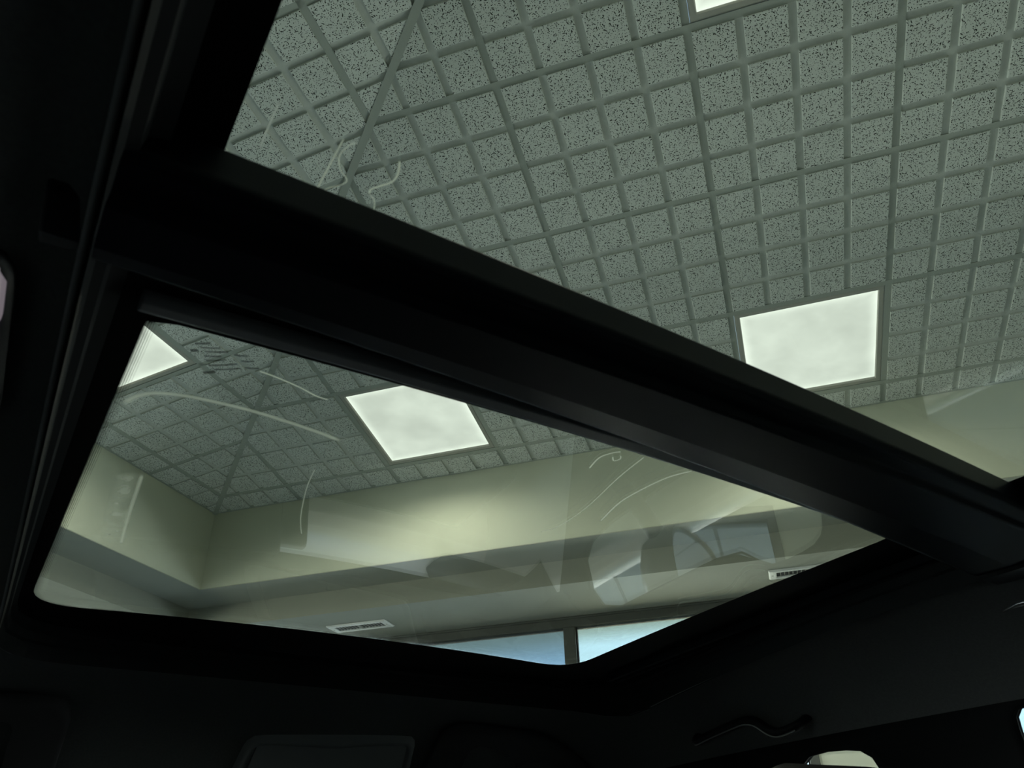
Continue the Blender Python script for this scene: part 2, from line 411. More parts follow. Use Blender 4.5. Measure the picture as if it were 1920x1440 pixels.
# T-bars
def bars():
    bm = bmesh.new()
    def bar(P, a, b, right, hw=0.012, dz=0.0022, along='u'):
        # a,b: grid ends of the centre line
        (u0, v0), (u1, v1) = a, b
        hw_ = hw / S
        if along == 'u': off = (0, hw_)
        else: off = (hw_, 0)
        sub = bmesh.new()
        lo = [(u0 - off[0], v0 - off[1]), (u1 - off[0], v1 - off[1]), (u1 + off[0], v1 + off[1]), (u0 + off[0], v0 + off[1])]
        vb = [sub.verts.new(P(*q, -dz)) for q in lo]; vt_ = [sub.verts.new(P(*q, 0.004)) for q in lo]
        sub.faces.new(vb); sub.faces.new(vt_[::-1])
        for i in range(4):
            j = (i + 1) % 4; sub.faces.new((vb[i], vt_[i], vt_[j], vb[j]))
        bmesh.ops.bisect_plane(sub, geom=sub.verts[:] + sub.edges[:] + sub.faces[:], plane_co=(0, 0, 0), plane_no=(1, 1, 0), clear_inner=right, clear_outer=not right)
        m_ = bpy.data.meshes.new('t'); sub.to_mesh(m_); sub.free(); bm.from_mesh(m_); bpy.data.meshes.remove(m_)
    for u in range(-13, 26):
        if u % 4 == 3: bar(PR, (u, -10), (u, 13), True, along='v', dz=0.0018)
    for v in range(-8, 13, 4): bar(PR, (-13, v), (26, v), True, along='u', dz=0.0034)
    for u in range(-12, 11, 4): bar(PL, (u, -12), (u, 13), False, along='v', dz=0.0034)
    for v in range(-11, 13, 4): bar(PL, (-13, v), (11, v), False, along='u', dz=0.0034)
    bmesh.ops.recalc_face_normals(bm, faces=bm.faces)
    me = bpy.data.meshes.new('trim_1'); bm.to_mesh(me); bm.free()
    return link('trim_1', me, M['tbar'], kind='structure')
tb = bars(); tb['label'] = 'painted steel T-bars between the ceiling boards'
# hip bar
def hip_bar():
    A, B = PR(-13 + 0.02, 13), PR(hip(-10), -10)
    A = Vector((-EDGE, EDGE, ZC)); 
    d = (B - A).normalized(); n = Vector((1, 1, 0)).normalized(); hw = 0.0135
    dn = n.cross(d).normalized(); 
    if dn.z > 0: dn = -dn
    v = []
    for P_ in (A, B):
        for sx, sz in ((-hw, 0.0105), (hw, 0.0105), (hw, -0.004), (-hw, -0.004)): v.append(P_ + n * sx + dn * sz)
    return mesh('trim_2', v, [(0, 1, 5, 4), (1, 2, 6, 5), (2, 3, 7, 6), (3, 0, 4, 7), (0, 3, 2, 1), (4, 5, 6, 7)], M['tbar'], kind='structure')
hb = hip_bar(); hb['label'] = 'steel bar along the diagonal hip of the ceiling'
m_ = MB()
m_.box((-EDGE, EDGE - 0.020, ZC - 0.003), (TX1, EDGE + 0.002, ZC + 0.004)); m_.box((-EDGE - 0.002, TY0, ZC - 0.003), (-EDGE + 0.020, EDGE, ZC + 0.004))
wt = m_.build('trim_3', M['tbar'], kind='structure'); wt['label'] = 'wall angle where the ceiling boards meet the tray walls'

# tray walls (fascia), stepped soffit
ZT = 4.9
m_ = MB()
m_.box((-EDGE - 0.28, EDGE, ZS1), (TX1, EDGE + 0.28, ZC + 0.004), 0)
m_.build('wall_back_tray', M['wall'], kind='structure')
m_ = MB(); m_.box((-EDGE - 0.28, TY0, ZS1), (-EDGE, EDGE, ZC + 0.004)); m_.build('wall_left_tray', M['wall'], kind='structure')
m_ = MB(); m_.box((TX1, TY0 - 0.1, ZS2 + 0.03), (TX1 + 0.1, EDGE + 0.28, ZT)); m_.build('wall_right_tray', M['wall'], kind='structure')
m_ = MB(); m_.box((-EDGE - 0.28, TY0 - 0.1, ZS2 + 0.03), (TX1, TY0, ZT)); m_.build('wall_front_tray', M['wall'], kind='structure')
m_ = MB()
# underside of the tray wall is painted like the soffit: thin facing board, then the main soffit slab with its inner step
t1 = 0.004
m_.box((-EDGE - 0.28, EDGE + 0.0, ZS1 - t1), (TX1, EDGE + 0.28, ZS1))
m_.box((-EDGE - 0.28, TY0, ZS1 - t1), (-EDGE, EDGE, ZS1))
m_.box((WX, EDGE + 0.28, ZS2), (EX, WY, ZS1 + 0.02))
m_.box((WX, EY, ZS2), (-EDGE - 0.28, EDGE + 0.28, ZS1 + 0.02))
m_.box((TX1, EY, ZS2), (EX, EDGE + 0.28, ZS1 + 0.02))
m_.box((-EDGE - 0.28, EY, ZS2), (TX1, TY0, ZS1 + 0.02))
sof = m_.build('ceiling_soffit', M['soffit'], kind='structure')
sof['label'] = 'grey stepped soffit around the raised ceiling'
# floor
mesh('floor', [(WX - .2, EY - .2, 0), (EX + .2, EY - .2, 0), (EX + .2, WY + .2, 0), (WX - .2, WY + .2, 0)], [(0, 1, 2, 3)], M['floor'], kind='structure')

# pavement outside the windows
def pave_mat():
    m, n, l = new_mat('concrete_pavement')
    out = n.new('ShaderNodeOutputMaterial'); b = n.new('ShaderNodeBsdfPrincipled'); l.new(b.outputs[0], out.inputs[0])
    g = n.new('ShaderNodeNewGeometry'); br = n.new('ShaderNodeTexBrick'); br.offset = 0.0
    br.inputs['Scale'].default_value = 1.0; br.inputs['Brick Width'].default_value = 0.75; br.inputs['Row Height'].default_value = 1.1
    br.inputs['Mortar Size'].default_value = 0.012; br.inputs['Color1'].default_value = (0.36, 0.36, 0.32, 1); br.inputs['Color2'].default_value = (0.32, 0.32, 0.29, 1)
    br.inputs['Mortar'].default_value = (0.10, 0.10, 0.09, 1)
    l.new(g.outputs['Position'], br.inputs['Vector'])
    t = n.new('ShaderNodeTexNoise'); t.inputs['Scale'].default_value = 1.4; t.inputs['Detail'].default_value = 8; l.new(g.outputs['Position'], t.inputs['Vector'])
    mr = n.new('ShaderNodeMapRange'); mr.inputs['To Min'].default_value = 0.75; mr.inputs['To Max'].default_value = 1.2; l.new(t.outputs[0], mr.inputs['Value'])
    sc = n.new('ShaderNodeVectorMath'); sc.operation = 'SCALE'; l.new(br.outputs['Color'], sc.inputs[0]); l.new(mr.outputs[0], sc.inputs['Scale'])
    l.new(sc.outputs[0], b.inputs['Base Color']); b.inputs['Roughness'].default_value = 0.85
    return m
pv = MB()
pv.box((WX - 5.0, WY + 0.16, -0.20), (EX + 1, WY + 3.4, -0.02)); pv.box((WX - 5.0, EY - 1, -0.20), (WX - 0.16, WY + 0.16, -0.02))
pv.build('ground_pavement', pave_mat(), kind='structure')

# walls with window openings
def wall_with_holes(name, axis, pos, thick, a0, a1, z0, z1, holes):
    """holes: (a, b, zlo, zhi) along the wall"""
    m = MB()
    def bx(s0, s1, lo, hi):
        if axis == 'y': m.box((s0, min(pos, pos + thick), lo), (s1, max(pos, pos + thick), hi))
        else: m.box((min(pos, pos + thick), s0, lo), (max(pos, pos + thick), s1, hi))
    x = a0
    for a, b, lo, hi in sorted(holes):
        if a > x: bx(x, a, z0, z1)
        if lo > z0: bx(a, b, z0, lo)
        if hi < z1: bx(a, b, hi, z1)
        x = b
    if x < a1: bx(x, a1, z0, z1)
    return m.build(name, M['wall'], kind='structure')
HB = [(-2.35, 1.10, 0.10, ZS2 - 0.001), (1.50, 6.6, 0.10, ZS2 - 0.001)]
HL = [(-2.4, 2.3, 0.10, ZS2 - 0.001)]
wall_with_holes('wall_back', 'y', WY, 0.16, WX, EX, 0, ZS2 + 0.05, HB)
wall_with_holes('wall_left', 'x', WX, -0.16, EY, WY, 0, ZS2 + 0.05, HL)
wall_with_holes('wall_right', 'x', EX, 0.16, EY, WY, 0, ZS2 + 0.05, [])
wall_with_holes('wall_front', 'y', EY, -0.16, WX, EX, 0, ZS2 + 0.05, [])

def window_y(n, a, b, muls, dark=()):
    """a run of panes in the back wall: frame > panes"""
    m = MB(); y0, y1 = WY - 0.012, WY + 0.07; zt, zb = ZS2 - 0.001, 0.10; f = 0.055
    m.box((a, y0, zt - f), (b, y1, zt)); m.box((a, y0, zb), (b, y1, zb + f))
    m.box((a, y0, zb + f), (a + 0.045, y1, zt - f)); m.box((b - 0.045, y0, zb + f), (b, y1, zt - f))
    for x in muls: m.box((x - 0.033, y0, zb + f), (x + 0.033, y1, zt - f))
    m.box((a, y0 - 0.012, zt - 0.012), (b, y0 + 0.01, zt))          # small lip at the head
    xs = [a + 0.045] + [q for x in muls for q in (x - 0.033, x + 0.033)] + [b - 0.045]
    # one pane with its black gasket each
    o = m.build('window_%d' % n, [M['bronze']], kind='structure')
    md = o.modifiers.new('bevel', 'BEVEL'); md.width = 0.003; md.segments = 2
    for i in range(0, len(xs), 2):
        g = MB(); gx0, gx1, q = xs[i], xs[i + 1], 0.010; yg0, yg1 = WY + 0.012, WY + 0.034
        g.box((gx0, yg0, zt - f - q), (gx1, yg1, zt - f)); g.box((gx0, yg0, zb + f), (gx1, yg1, zb + f + q))
        g.box((gx0, yg0, zb + f + q), (gx0 + q * 0.7, yg1, zt - f - q)); g.box((gx1 - q * 0.7, yg0, zb + f + q), (gx1, yg1, zt - f - q))
        g.build('window_gasket', M['bronzeseal'], o)
        p = MB(); p.box((gx0, WY + 0.020, zb + f), (gx1, WY + 0.026, zt - f))
        p.build('window_pane', M['panedark'] if (i // 2) in dark else M['pane'], o)
    return o
window_y(1, -2.35, 1.10, [-1.22, -0.083], dark=(0, 1))
window_y(2, 1.50, 6.6, [2.8, 4.2, 5.4])
def window_x(n, a, b, muls):
    m = MB(); x0, x1 = WX - 0.07, WX + 0.012; zt, zb = ZS2 - 0.001, 0.10; f = 0.055
    m.box((x0, a, zt - f), (x1, b, zt)); m.box((x0, a, zb), (x1, b, zb + f))
    for y in [a + 0.022, b - 0.022] + muls: m.box((x0, y - 0.03, zb + f), (x1, y + 0.03, zt - f))
    o = m.build('window_%d' % n, [M['bronze']], kind='structure')
    p = MB(); p.box((WX - 0.026, a + 0.05, zb + f), (WX - 0.020, b - 0.05, zt - f)); p.build('window_pane', M['pane'], o)
    return o
window_x(3, -2.4, 2.3, [-1.2, -0.02, 1.15])
for k, (a, b, lo, hi) in enumerate(HB):
    portal('daylight_back_%d' % k, ((a + b) / 2, WY + 0.2, (lo + hi) / 2), b - a, hi - lo, (math.radians(-90), 0, 0))
for k, (a, b, lo, hi) in enumerate(HL):
    portal('daylight_left_%d' % k, (WX - 0.2, (a + b) / 2, (lo + hi) / 2), hi - lo, b - a, (0, math.radians(-90), 0))

# ------------------------------------------------------------------ ceiling lights
def ceiling_light(P, u, v, label):
    c = P(u + 2, v + 2)
    root = empty('ceiling_light', c, label, 'light', 'flat panel lights in the ceiling')
    ins0, ins1 = 0.013 / S, 0.036 / S
    def L(q, w): return P(q[0], q[1], w) - c
    def ringpts(k, w): return [L((u + k, v + k), w), L((u + 4 - k, v + k), w), L((u + 4 - k, v + 4 - k), w), L((u + k, v + 4 - k), w)]
    prof = [(ins0, 0.004), (ins0, -0.0005), (ins0 + 0.03, -0.002), (ins1 - 0.02, -0.002), (ins1, 0.004), (ins1, 0.010)]
    vs, fs = [], []
    for k, w in prof: vs += ringpts(k, w)
    for r in range(len(prof) - 1):
        for i in range(4):
            j = (i + 1) % 4; fs.append((r * 4 + i, r * 4 + j, r * 4 + 4 + j, r * 4 + 4 + i))
    fr = mesh('frame', vs, fs, M['lampframe'], root)
    # back housing
    hv = ringpts(ins0, 0.005) + ringpts(ins0 + 0.2, 0.05)
    mesh('housing', hv, [(0, 1, 5, 4), (1, 2, 6, 5), (2, 3, 7, 6), (3, 0, 4, 7), (4, 5, 6, 7)], M['lampframe'], root)
    d = mesh('diffuser', ringpts(ins1, 0.008), [(0, 1, 2, 3)], M['lamp'], root, uvs=[(0, 0), (1, 0), (1, 1), (0, 1)])
    d['label'] = 'glowing greenish white diffuser'
    ld = bpy.data.lights.new('lamp_light', 'SPOT'); ld.energy = 25; ld.spot_size = math.radians(172); ld.spot_blend = 0.55; ld.shadow_soft_size = 0.0
    ld.color = (1.0, 0.97, 0.84)
    lo = bpy.data.objects.new('lamp_light', ld); COL.objects.link(lo); lo.parent = root
    n = (P(u, v, -1) - P(u, v, 0)).normalized(); lo.location = n * 0.05
    lo.rotation_euler = Vector((0, 0, -1)).rotation_difference(n).to_euler()
    return root
ceiling_light(PR, 7, 8, 'large square panel light seen through the rear sunroof glass beside the crossbeam')
ceiling_light(PR, -5, 8, 'square panel light seen through the front sunroof glass, top corner cut off by the crossbeam')
ceiling_light(PL, -12, 1, 'panel light showing only as a triangle at the left edge of the sunroof')
ceiling_light(PR, 7, -4, 'panel light at the top edge of the photo, only its lower corner showing')

# ------------------------------------------------------------------ air vents in the soffit
def vent(x0, x1, y0, y1, label, rot=0.0):
    root = empty('air_vent', ((x0 + x1) / 2, (y0 + y1) / 2, ZS2), label, 'air vent', 'white air vents in the grey soffit')
    root.rotation_euler = (0, 0, rot)
    w, h = (x1 - x0) / 2, (y1 - y0) / 2; iw, ih = w - 0.037, h - 0.030
    m = MB()
    def ring(a, b, z): return [(-a, -b, z), (a, -b, z), (a, b, z), (-a, b, z)]
    prof = [(w, h, 0.0), (w, h, -0.003), (w - 0.006, h - 0.006, -0.009), (iw + 0.004, ih + 0.004, -0.009), (iw, ih, -0.006), (iw, ih, 0.006)]
    for a, b, z in prof: m.v += ring(a, b, z)
    for r in range(len(prof) - 1):
        for i in range(4):
            j = (i + 1) % 4; m.f.append((r * 4 + i, r * 4 + j, r * 4 + 4 + j, r * 4 + 4 + i)); m.m.append(0)
    m.build('frame', M['vent'], root)
    k = MB(); k.box((-iw, -ih, 0.0), (iw, ih, -0.0006)); k.build('duct', M['ventdark'], root)  # near-black sheet stands for the shade inside the vent
    n = 15
    lv = MB()
    for i in range(1, n):
        x = -iw + 2 * iw * i / n
        a = 0.0012
        lv.box((x - a, -ih, -0.0062), (x + a, ih, -0.002))
    lv.box((-0.0045, -ih, -0.0068), (0.0045, ih, -0.002))
    lv.build('louvre', M['lampframe'], root)
    for sx in (-1, 1):
        s_ = MB(); s_.tube([(sx * (w - 0.018), 0, -0.0088), (sx * (w - 0.018), 0, -0.0108)], 0.0042, 12); s_.build('screw', M['lampframe'], root)
    return root
vent(-1.43, -1.06, 2.437, 2.573, 'white air vent in the soffit near the left corner, fully visible', 0.0)
vent(1.035, 1.405, 2.39, 2.525, 'white air vent at the right, half hidden by the sunroof edge')

# ------------------------------------------------------------------ the car (camera sits inside it, on the rear left seat)
ALPHA = math.radians(49.5)
car = empty('car', (CAM.x, CAM.y, 0), 'dark car cabin with a glass panoramic sunroof, parked in the showroom', 'car')
car.rotation_euler = (0, 0, ALPHA)
H = CAM.z                                     # local z of the camera; t = x (to the right side), l = y (forwards)
def Zr(t, l): return H + .34 - .05 * (t - .48) ** 2 - .02 * (l - .6) ** 2
CX = 0.43                                     # centre line of the car
def Zh(t, l):                                 # underside of the headliner
    z = Zr(t, l) - 0.035
    if t > .95: z -= .125 * ((t - .95) / .24) ** 2
    if t < 2 * CX - .95: z -= .125 * ((2 * CX - .95 - t) / .24) ** 2
    if l > 1.40: z -= .22 * ((l - 1.40) / .3) ** 2
    return z
def densify(poly, step=0.03):
    out = []
    n = len(poly)
    for i in range(n):
        a, b = Vector(poly[i]), Vector(poly[(i + 1) % n]); k = max(1, int((b - a).length / step))
        for j in range(k): out.append(tuple(a + (b - a) * j / k))
    return out
def rounded(corners, r, seg=8):
    """closed polygon with each corner rounded by its radius"""
    out = []; n = len(corners); rs = r if isinstance(r, (list, tuple)) else [r] * n
    for i in range(n):
        p, a, b = Vector(corners[i]), Vector(corners[i - 1]), Vector(corners[(i + 1) % n])
        da, db = (a - p).normalized(), (b - p).normalized(); rr = rs[i]
        if rr <= 0: out.append(tuple(p)); continue
        s, e = p + da * rr, p + db * rr
        for k in range(seg + 1):
            q = k / seg; out.append(tuple((1 - q) ** 2 * s + 2 * q * (1 - q) * p + q * q * e))
    return out
def polar(poly, c, angs):
    """where the ray from c at each angle leaves the convex polygon"""
    out = []; n = len(poly)
    for a in angs:
        dx, dy = math.cos(a), math.sin(a); best = 0
        for i in range(n):
            x1, y1 = poly[i][0] - c[0], poly[i][1] - c[1]; x2, y2 = poly[(i + 1) % n][0] - c[0], poly[(i + 1) % n][1] - c[1]
            ex, ey = x2 - x1, y2 - y1; den = dx * ey - dy * ex
            if abs(den) < 1e-12: continue
            s = (x1 * ey - y1 * ex) / den; q = (x1 * dy - y1 * dx) / den
            if s > 0 and -1e-9 <= q <= 1 + 1e-9: best = max(best, s)
        out.append((c[0] + dx * best, c[1] + dy * best))
    return out
def loft(name, rings, mat, parent, c, extra=(), n=200, smooth=True, close_in=False):
    """rings: list of (polygon, zfunc); faces between neighbouring rings"""
    angs = sorted(set([2 * math.pi * i / n for i in range(n)] + [math.atan2(p[1] - c[1], p[0] - c[0]) % (2 * math.pi) for p in extra]))
    vs, fs = [], []; N = len(angs)
    for poly, zf in rings:
        for t, l in polar(poly, c, angs): vs.append((t, l, zf(t, l)))
    for r in range(len(rings) - 1):
        for i in range(N):
            j = (i + 1) % N; fs.append((r * N + i, r * N + j, (r + 1) * N + j, (r + 1) * N + i))
    if close_in: fs.append(tuple(range(N)))
    return mesh(name, vs, fs, mat, parent, smooth=smooth)
def lerp_poly(pa, pb, c, q, n=240):
    angs = [2 * math.pi * i / n for i in range(n)]
    A, B = polar(pa, c, angs), polar(pb, c, angs)
    return [(a[0] + (b[0] - a[0]) * q, a[1] + (b[1] - a[1]) * q) for a, b in zip(A, B)]

FRONT = rounded([(0.013, 0.487), (0.859, 0.507), (0.888, 1.225), (-0.010, 1.212)], [0.001, 0.001, 0.075, 0.07])
REAR = rounded([(0.027, -0.75), (0.84, -0.75), (0.83, 0.45), (0.021, 0.40)], [0.07, 0.07, 0.001, 0.001])
OPEN = rounded([(-0.004, -0.86), (0.89, -0.86), (0.95, 0.60), (1.05, 1.31), (0.52, 1.40), (-0.03, 1.31)], [0.1, 0.1, 0.2, 0.12, 0.4, 0.10])
# glass panes (slabs)
def slab(name, rect, th, mat, parent, lift=0.0015, nt=20, nl=20):
    (t0, l0), (t1, l1) = rect; vs, fs = [], []
    for s in (0, 1):
        for i in range(nt + 1):
            for j in range(nl + 1):
                t, l = t0 + (t1 - t0) * i / nt, l0 + (l1 - l0) * j / nl
                vs.append((t, l, Zr(t, l) + lift + s * th))
    K = (nt + 1) * (nl + 1); idx = lambda s, i, j: s * K + i * (nl + 1) + j
    for i in range(nt):
        for j in range(nl):
            fs.append((idx(0, i, j), idx(0, i, j + 1), idx(0, i + 1, j + 1), idx(0, i + 1, j)))
            fs.append((idx(1, i, j), idx(1, i + 1, j), idx(1, i + 1, j + 1), idx(1, i, j + 1)))
    for i in range(nt):
        for j in (0, nl): fs.append((idx(0, i, j), idx(0, i + 1, j), idx(1, i + 1, j), idx(1, i, j)))
    for j in range(nl):
        for i in (0, nt): fs.append((idx(0, i, j), idx(0, i, j + 1), idx(1, i, j + 1), idx(1, i, j)))
    return mesh(name, vs, fs, mat, parent, smooth=True)
gf = part(slab('sunroof_glass', ((-0.08, 0.455), (0.97, 1.29)), 0.0045, M['cartop'], car), 'front pane of the sunroof, tinted grey green')
gr = part(slab('sunroof_glass', ((-0.08, -0.85), (0.97, 0.445)), 0.0045, M['cartop'], car), 'rear pane of the sunroof, tinted grey green')
def dz(k): return lambda t, l: Zr(t, l) + k
FC, RC = (0.43, 0.86), (0.43, -0.15)
fb = [(-0.16, 0.455), (1.16, 0.455), (1.16, 1.52), (-0.16, 1.52)]
part(loft('frit_band', [(FRONT, dz(0.001)), (fb, dz(0.001))], M['frit'], gf, FC, extra=fb), 'black band printed around the front pane')
rb = [(-0.16, -1.02), (1.16, -1.02), (1.16, 0.455), (-0.16, 0.455)]
part(loft('frit_band', [(REAR, dz(0.001)), (rb, dz(0.001))], M['frit'], gr, RC, extra=rb), 'black band printed around the rear pane')
# halftone dots along the left and front left edge of the front pane
def dots():
    vs, fs = [], []
    P = [Vector(q) for q in densify(FRONT, 0.0021)]
    n = len(P); c = Vector(FC)
    # only the left edge and the two left corners
    for i, p in enumerate(P):
        if p.x > 0.12: continue
        if p.y < 0.50 and p.x > 0.02: continue
        d = (P[(i + 1) % n] - P[i - 1]).normalized(); nn = Vector((-d.y, d.x))
        if nn.dot(c - p) < 0: nn = -nn
        for r in range(5):
            q = p + nn * (0.0004 + r * 0.00165) + d * (0.00105 if r % 2 else 0)
            rad = 0.00088 - r * 0.00013
            k = len(vs)
            for j in range(8):
                a = math.pi / 4 * j; x, y = q.x + rad * math.cos(a), q.y + rad * math.sin(a); vs.append((x, y, Zr(x, y) + 0.0006))
            fs.append(tuple(range(k, k + 8)))
    o = mesh('frit_dots', vs, fs, M['frit'], gf); o['kind'] = 'stuff'; o['label'] = 'fine black halftone dots fading from the black band'
dots()
# frame around the opening: lip, guide rail, trim down to the headliner
FR = [(lerp_poly(OPEN, [(p[0] * 1.04 - 0.017, p[1] * 1.03 - 0.01) for p in OPEN], (0.46, 0.3), 1.0), dz(-0.0005)), (OPEN, dz(-0.001)), (OPEN, dz(-0.012))]
def shrink(poly, c, d):
    angs = [2 * math.pi * i / 240 for i in range(240)]
    out = []
    for (x, y) in polar(poly, c, angs):
        v = Vector((x - c[0], y - c[1])); L = v.length; v = v * ((L - d) / L); out.append((c[0] + v.x, c[1] + v.y))
    return out
OC = (0.46, 0.3)
loft('sunroof_frame', [(shrink(OPEN, OC, -0.03), dz(-0.0002)), (shrink(OPEN, OC, 0.012), dz(-0.0004)), (shrink(OPEN, OC, 0.014), dz(-0.010)), (shrink(OPEN, OC, 0.004), dz(-0.0135)), (shrink(OPEN, OC, 0.002), dz(-0.024)), (shrink(OPEN, OC, -0.004), dz(-0.026)), (shrink(OPEN, OC, -0.006), lambda t, l: Zh(t, l) - 0.0115)], M['frame'], car, OC, smooth=False, n=400)
# guide rails left and right under the glass edge
for t0, t1, nm in ((0.905, 0.935, 'right'),):
    m = MB()
    for k in range(24):
        l0, l1 = -0.7 + k * 0.08, -0.7 + (k + 1) * 0.08
        for a, b, z0, z1 in ((0.0, 0.008, -0.012, -0.001), (0.018, 0.026, -0.012, -0.001)):
            s0, s1 = 0.02 + 0.055 * max(0, l0), 0.02 + 0.055 * max(0, l1)
            q = [(t0 - 0.02 + s0 + a, l0), (t0 - 0.02 + s0 + b, l0), (t0 - 0.02 + s1 + b, l1), (t0 - 0.02 + s1 + a, l1)]
            i = len(m.v)
            for z in (z0, z1): m.v += [(x, y, Zr(x, y) + z) for x, y in q]
            for f in ((0, 1, 2, 3), (4, 7, 6, 5), (0, 4, 5, 1), (1, 5, 6, 2), (2, 6, 7, 3), (3, 7, 4, 0)): m.f.append(tuple(i + j for j in f)); m.m.append(0)
    m.build('guide_rail', M['plastic2'], car)
# small clip that glints at the rear right of the crossbeam
m = MB(); m.tube([(0.846, 0.335, Zr(.85, .33) - .020), (0.86, 0.30, Zr(.86, .3) - .020), (0.862, 0.18, Zr(.86, .2) - .020)], 0.0022, 8)
m.tube([(0.853, 0.335, Zr(.85, .33) - .019), (0.868, 0.30, Zr(.86, .3) - .019), (0.870, 0.18, Zr(.86, .2) - .019)], 0.0016, 8)
part(m.build('rail_glint_strip', M['rubber'], car, smooth=True), 'grey metal strip beside the rear pane')

# headliner
HOUT = [(-0.303, -1.05), (1.163, -1.05), (1.163, 1.71), (-0.303, 1.71)]
rings = []
for q in [0, 0.015, 0.06, 0.12, 0.2, 0.3, 0.4, 0.5, 0.6, 0.7, 0.8, 0.9, 1.0]:
    poly = lerp_poly(shrink(OPEN, OC, -0.006), HOUT, OC, q, 720) if 0 < q < 1 else (shrink(OPEN, OC, -0.006) if q == 0 else HOUT)
    rings.append((poly, (lambda t, l, q=q: Zh(t, l) - (0.006 if q == 0 else (0.008 if q == 0.015 else 0.0)) )))
loft('headliner', rings, M['headliner'], car, OC, extra=HOUT, n=720)
# raised piping where the headliner turns in at the opening
m = MB(); ang = [2 * math.pi * i / 240 for i in range(241)]
pp = [(x, y, Zh(x, y) - 0.008) for x, y in polar(shrink(OPEN, OC, -0.010), OC, ang)]
m.tube(pp, 0.0022, 8); m.build('headliner_piping', M['pipe'], car, smooth=True)

# crossbeam
def sweep(name, prof, mat, t0=-0.05, t1=1.0, n=40, skew=0.0):
    vs, fs = [], []; K = len(prof)
    for i in range(n + 1):
        t = t0 + (t1 - t0) * i / n
        for l, z, sk in prof: vs.append((t, l + sk * t, Zr(t, l) + z))
    for i in range(n):
        for k in range(K):
            j = (k + 1) % K; fs.append((i * K + k, i * K + j, (i + 1) * K + j, (i + 1) * K + k))
    fs.append(tuple(range(K))[::-1]); fs.append(tuple(n * K + k for k in range(K)))
    o = mesh(name, vs, fs, mat, car)
    b = o.modifiers.new('bevel', 'BEVEL'); b.width = 0.002; b.segments = 3; b.limit_method = 'ANGLE'; b.angle_limit = math.radians(20)
    return o
sweep('crossbeam', [(0.309, -0.001, 0.043), (0.309, -0.024, 0.043), (0.313, -0.030, 0.043), (0.335, -0.032, 0.03), (0.339, -0.039, 0.03), (0.372, -0.042, 0.06), (0.386, -0.040, 0.090), (0.391, -0.034, 0.095), (0.391, -0.001, 0.095)], M['beam'])
sweep('beam_channel', [(0.390, -0.001, 0.095), (0.390, -0.010, 0.095), (0.447, -0.010, 0.024), (0.447, -0.001, 0.024)], M['frit'])
part(sweep('rubber_strip', [(0.440, -0.001, 0.022), (0.440, -0.014, 0.022), (0.444, -0.018, 0.022), (0.454, -0.018, 0.036), (0.459, -0.014, 0.034), (0.480, -0.001, 0.026)], M['rubber'], t0=0.005, t1=0.868), 'grey rubber strip on the crossbeam')

# sides: window openings in trim panels that lean outwards downwards
def side(mirror):
    def X(z):                                 # t of the side plane at local height z (relative to the camera)
        t = 1.21 - 0.25 * z
        return 2 * CX - t if mirror else t
    out = []
    FW = [(0.828, 0.127), (0.833, 0.142), (0.850, 0.154), (0.875, 0.158), (0.91, 0.160), (0.95, 0.157), (0.985, 0.138), (1.03, 0.108), (1.10, 0.099), (1.42, 0.099), (1.50, 0.075), (1.56, 0.02), (1.60, -0.06), (1.58, -0.10), (1.50, -0.118), (1.30, -0.13), (1.0, -0.135), (0.82, -0.13)]
    RW = [(0.602, 0.125), (0.600, 0.150), (0.597, 0.165), (0.588, 0.174), (0.55, 0.180), (0.3, 0.184), (0.0, 0.182), (-0.35, 0.165), (-0.62, 0.08), (-0.70, -0.06), (-0.66, -0.115), (-0.3, -0.13), (0.2, -0.135), (0.61, -0.13)]
    for nm, hole, rect, c in (('front_side_trim', FW, [(0.715, 0.205), (1.71, 0.205), (1.71, -0.90), (0.715, -0.90)], (1.2, 0.0)), ('rear_side_trim', RW, [(-1.05, 0.205), (0.715, 0.205), (0.715, -0.90), (-1.05, -0.90)], (0.1, 0.02))):
        angs = sorted(set([2 * math.pi * i / 200 for i in range(200)] + [math.atan2(p[1] - c[1], p[0] - c[0]) % (2 * math.pi) for p in rect + hole]))
        A, B = polar(hole, c, angs), polar(rect, c, angs); N = len(angs); vs, fs = [], []
        sgn = -1 if mirror else 1
        for ring, off in ((A, 0.014), (A, 0.002), (lerp2(A, B, 0.03), 0.0), (lerp2(A, B, 0.10), 0.0), (lerp2(A, B, 0.14), 0.003), (B, 0.003)):
            for l, z in ring: vs.append((X(z) + sgn * off, l, H + z))
        for r in range(5):
            for i in range(N):
                j = (i + 1) % N; fs.append((r * N + i, r * N + j, (r + 1) * N + j, (r + 1) * N + i))
        o = mesh(nm, vs, fs, M['trimblack'], car, smooth=True)
        g = [(X(z) + sgn * 0.009, l, H + z) for l, z in polar(hole, c, angs)] + [(X(z) + sgn * 0.012, l, H + z) for l, z in polar(hole, c, angs)]
        N = len(angs)
        mesh('side_window', g, [tuple(range(N)), tuple(range(N, 2 * N))[::-1]], M['carside'] if nm == 'front_side_trim' else M['privacy'], car)
        m = MB(); hp = [(X(z) + sgn * 0.003, l, H + z) for l, z in densify(hole, 0.02)]; hp.append(hp[0]); m.tube(hp, 0.0022, 8); m.build('window_seal', M['frit'], car, smooth=True)
def lerp2(A, B, q): return [(a[0] + (b[0] - a[0]) * q, a[1] + (b[1] - a[1]) * q) for a, b in zip(A, B)]
side(False); side(True)
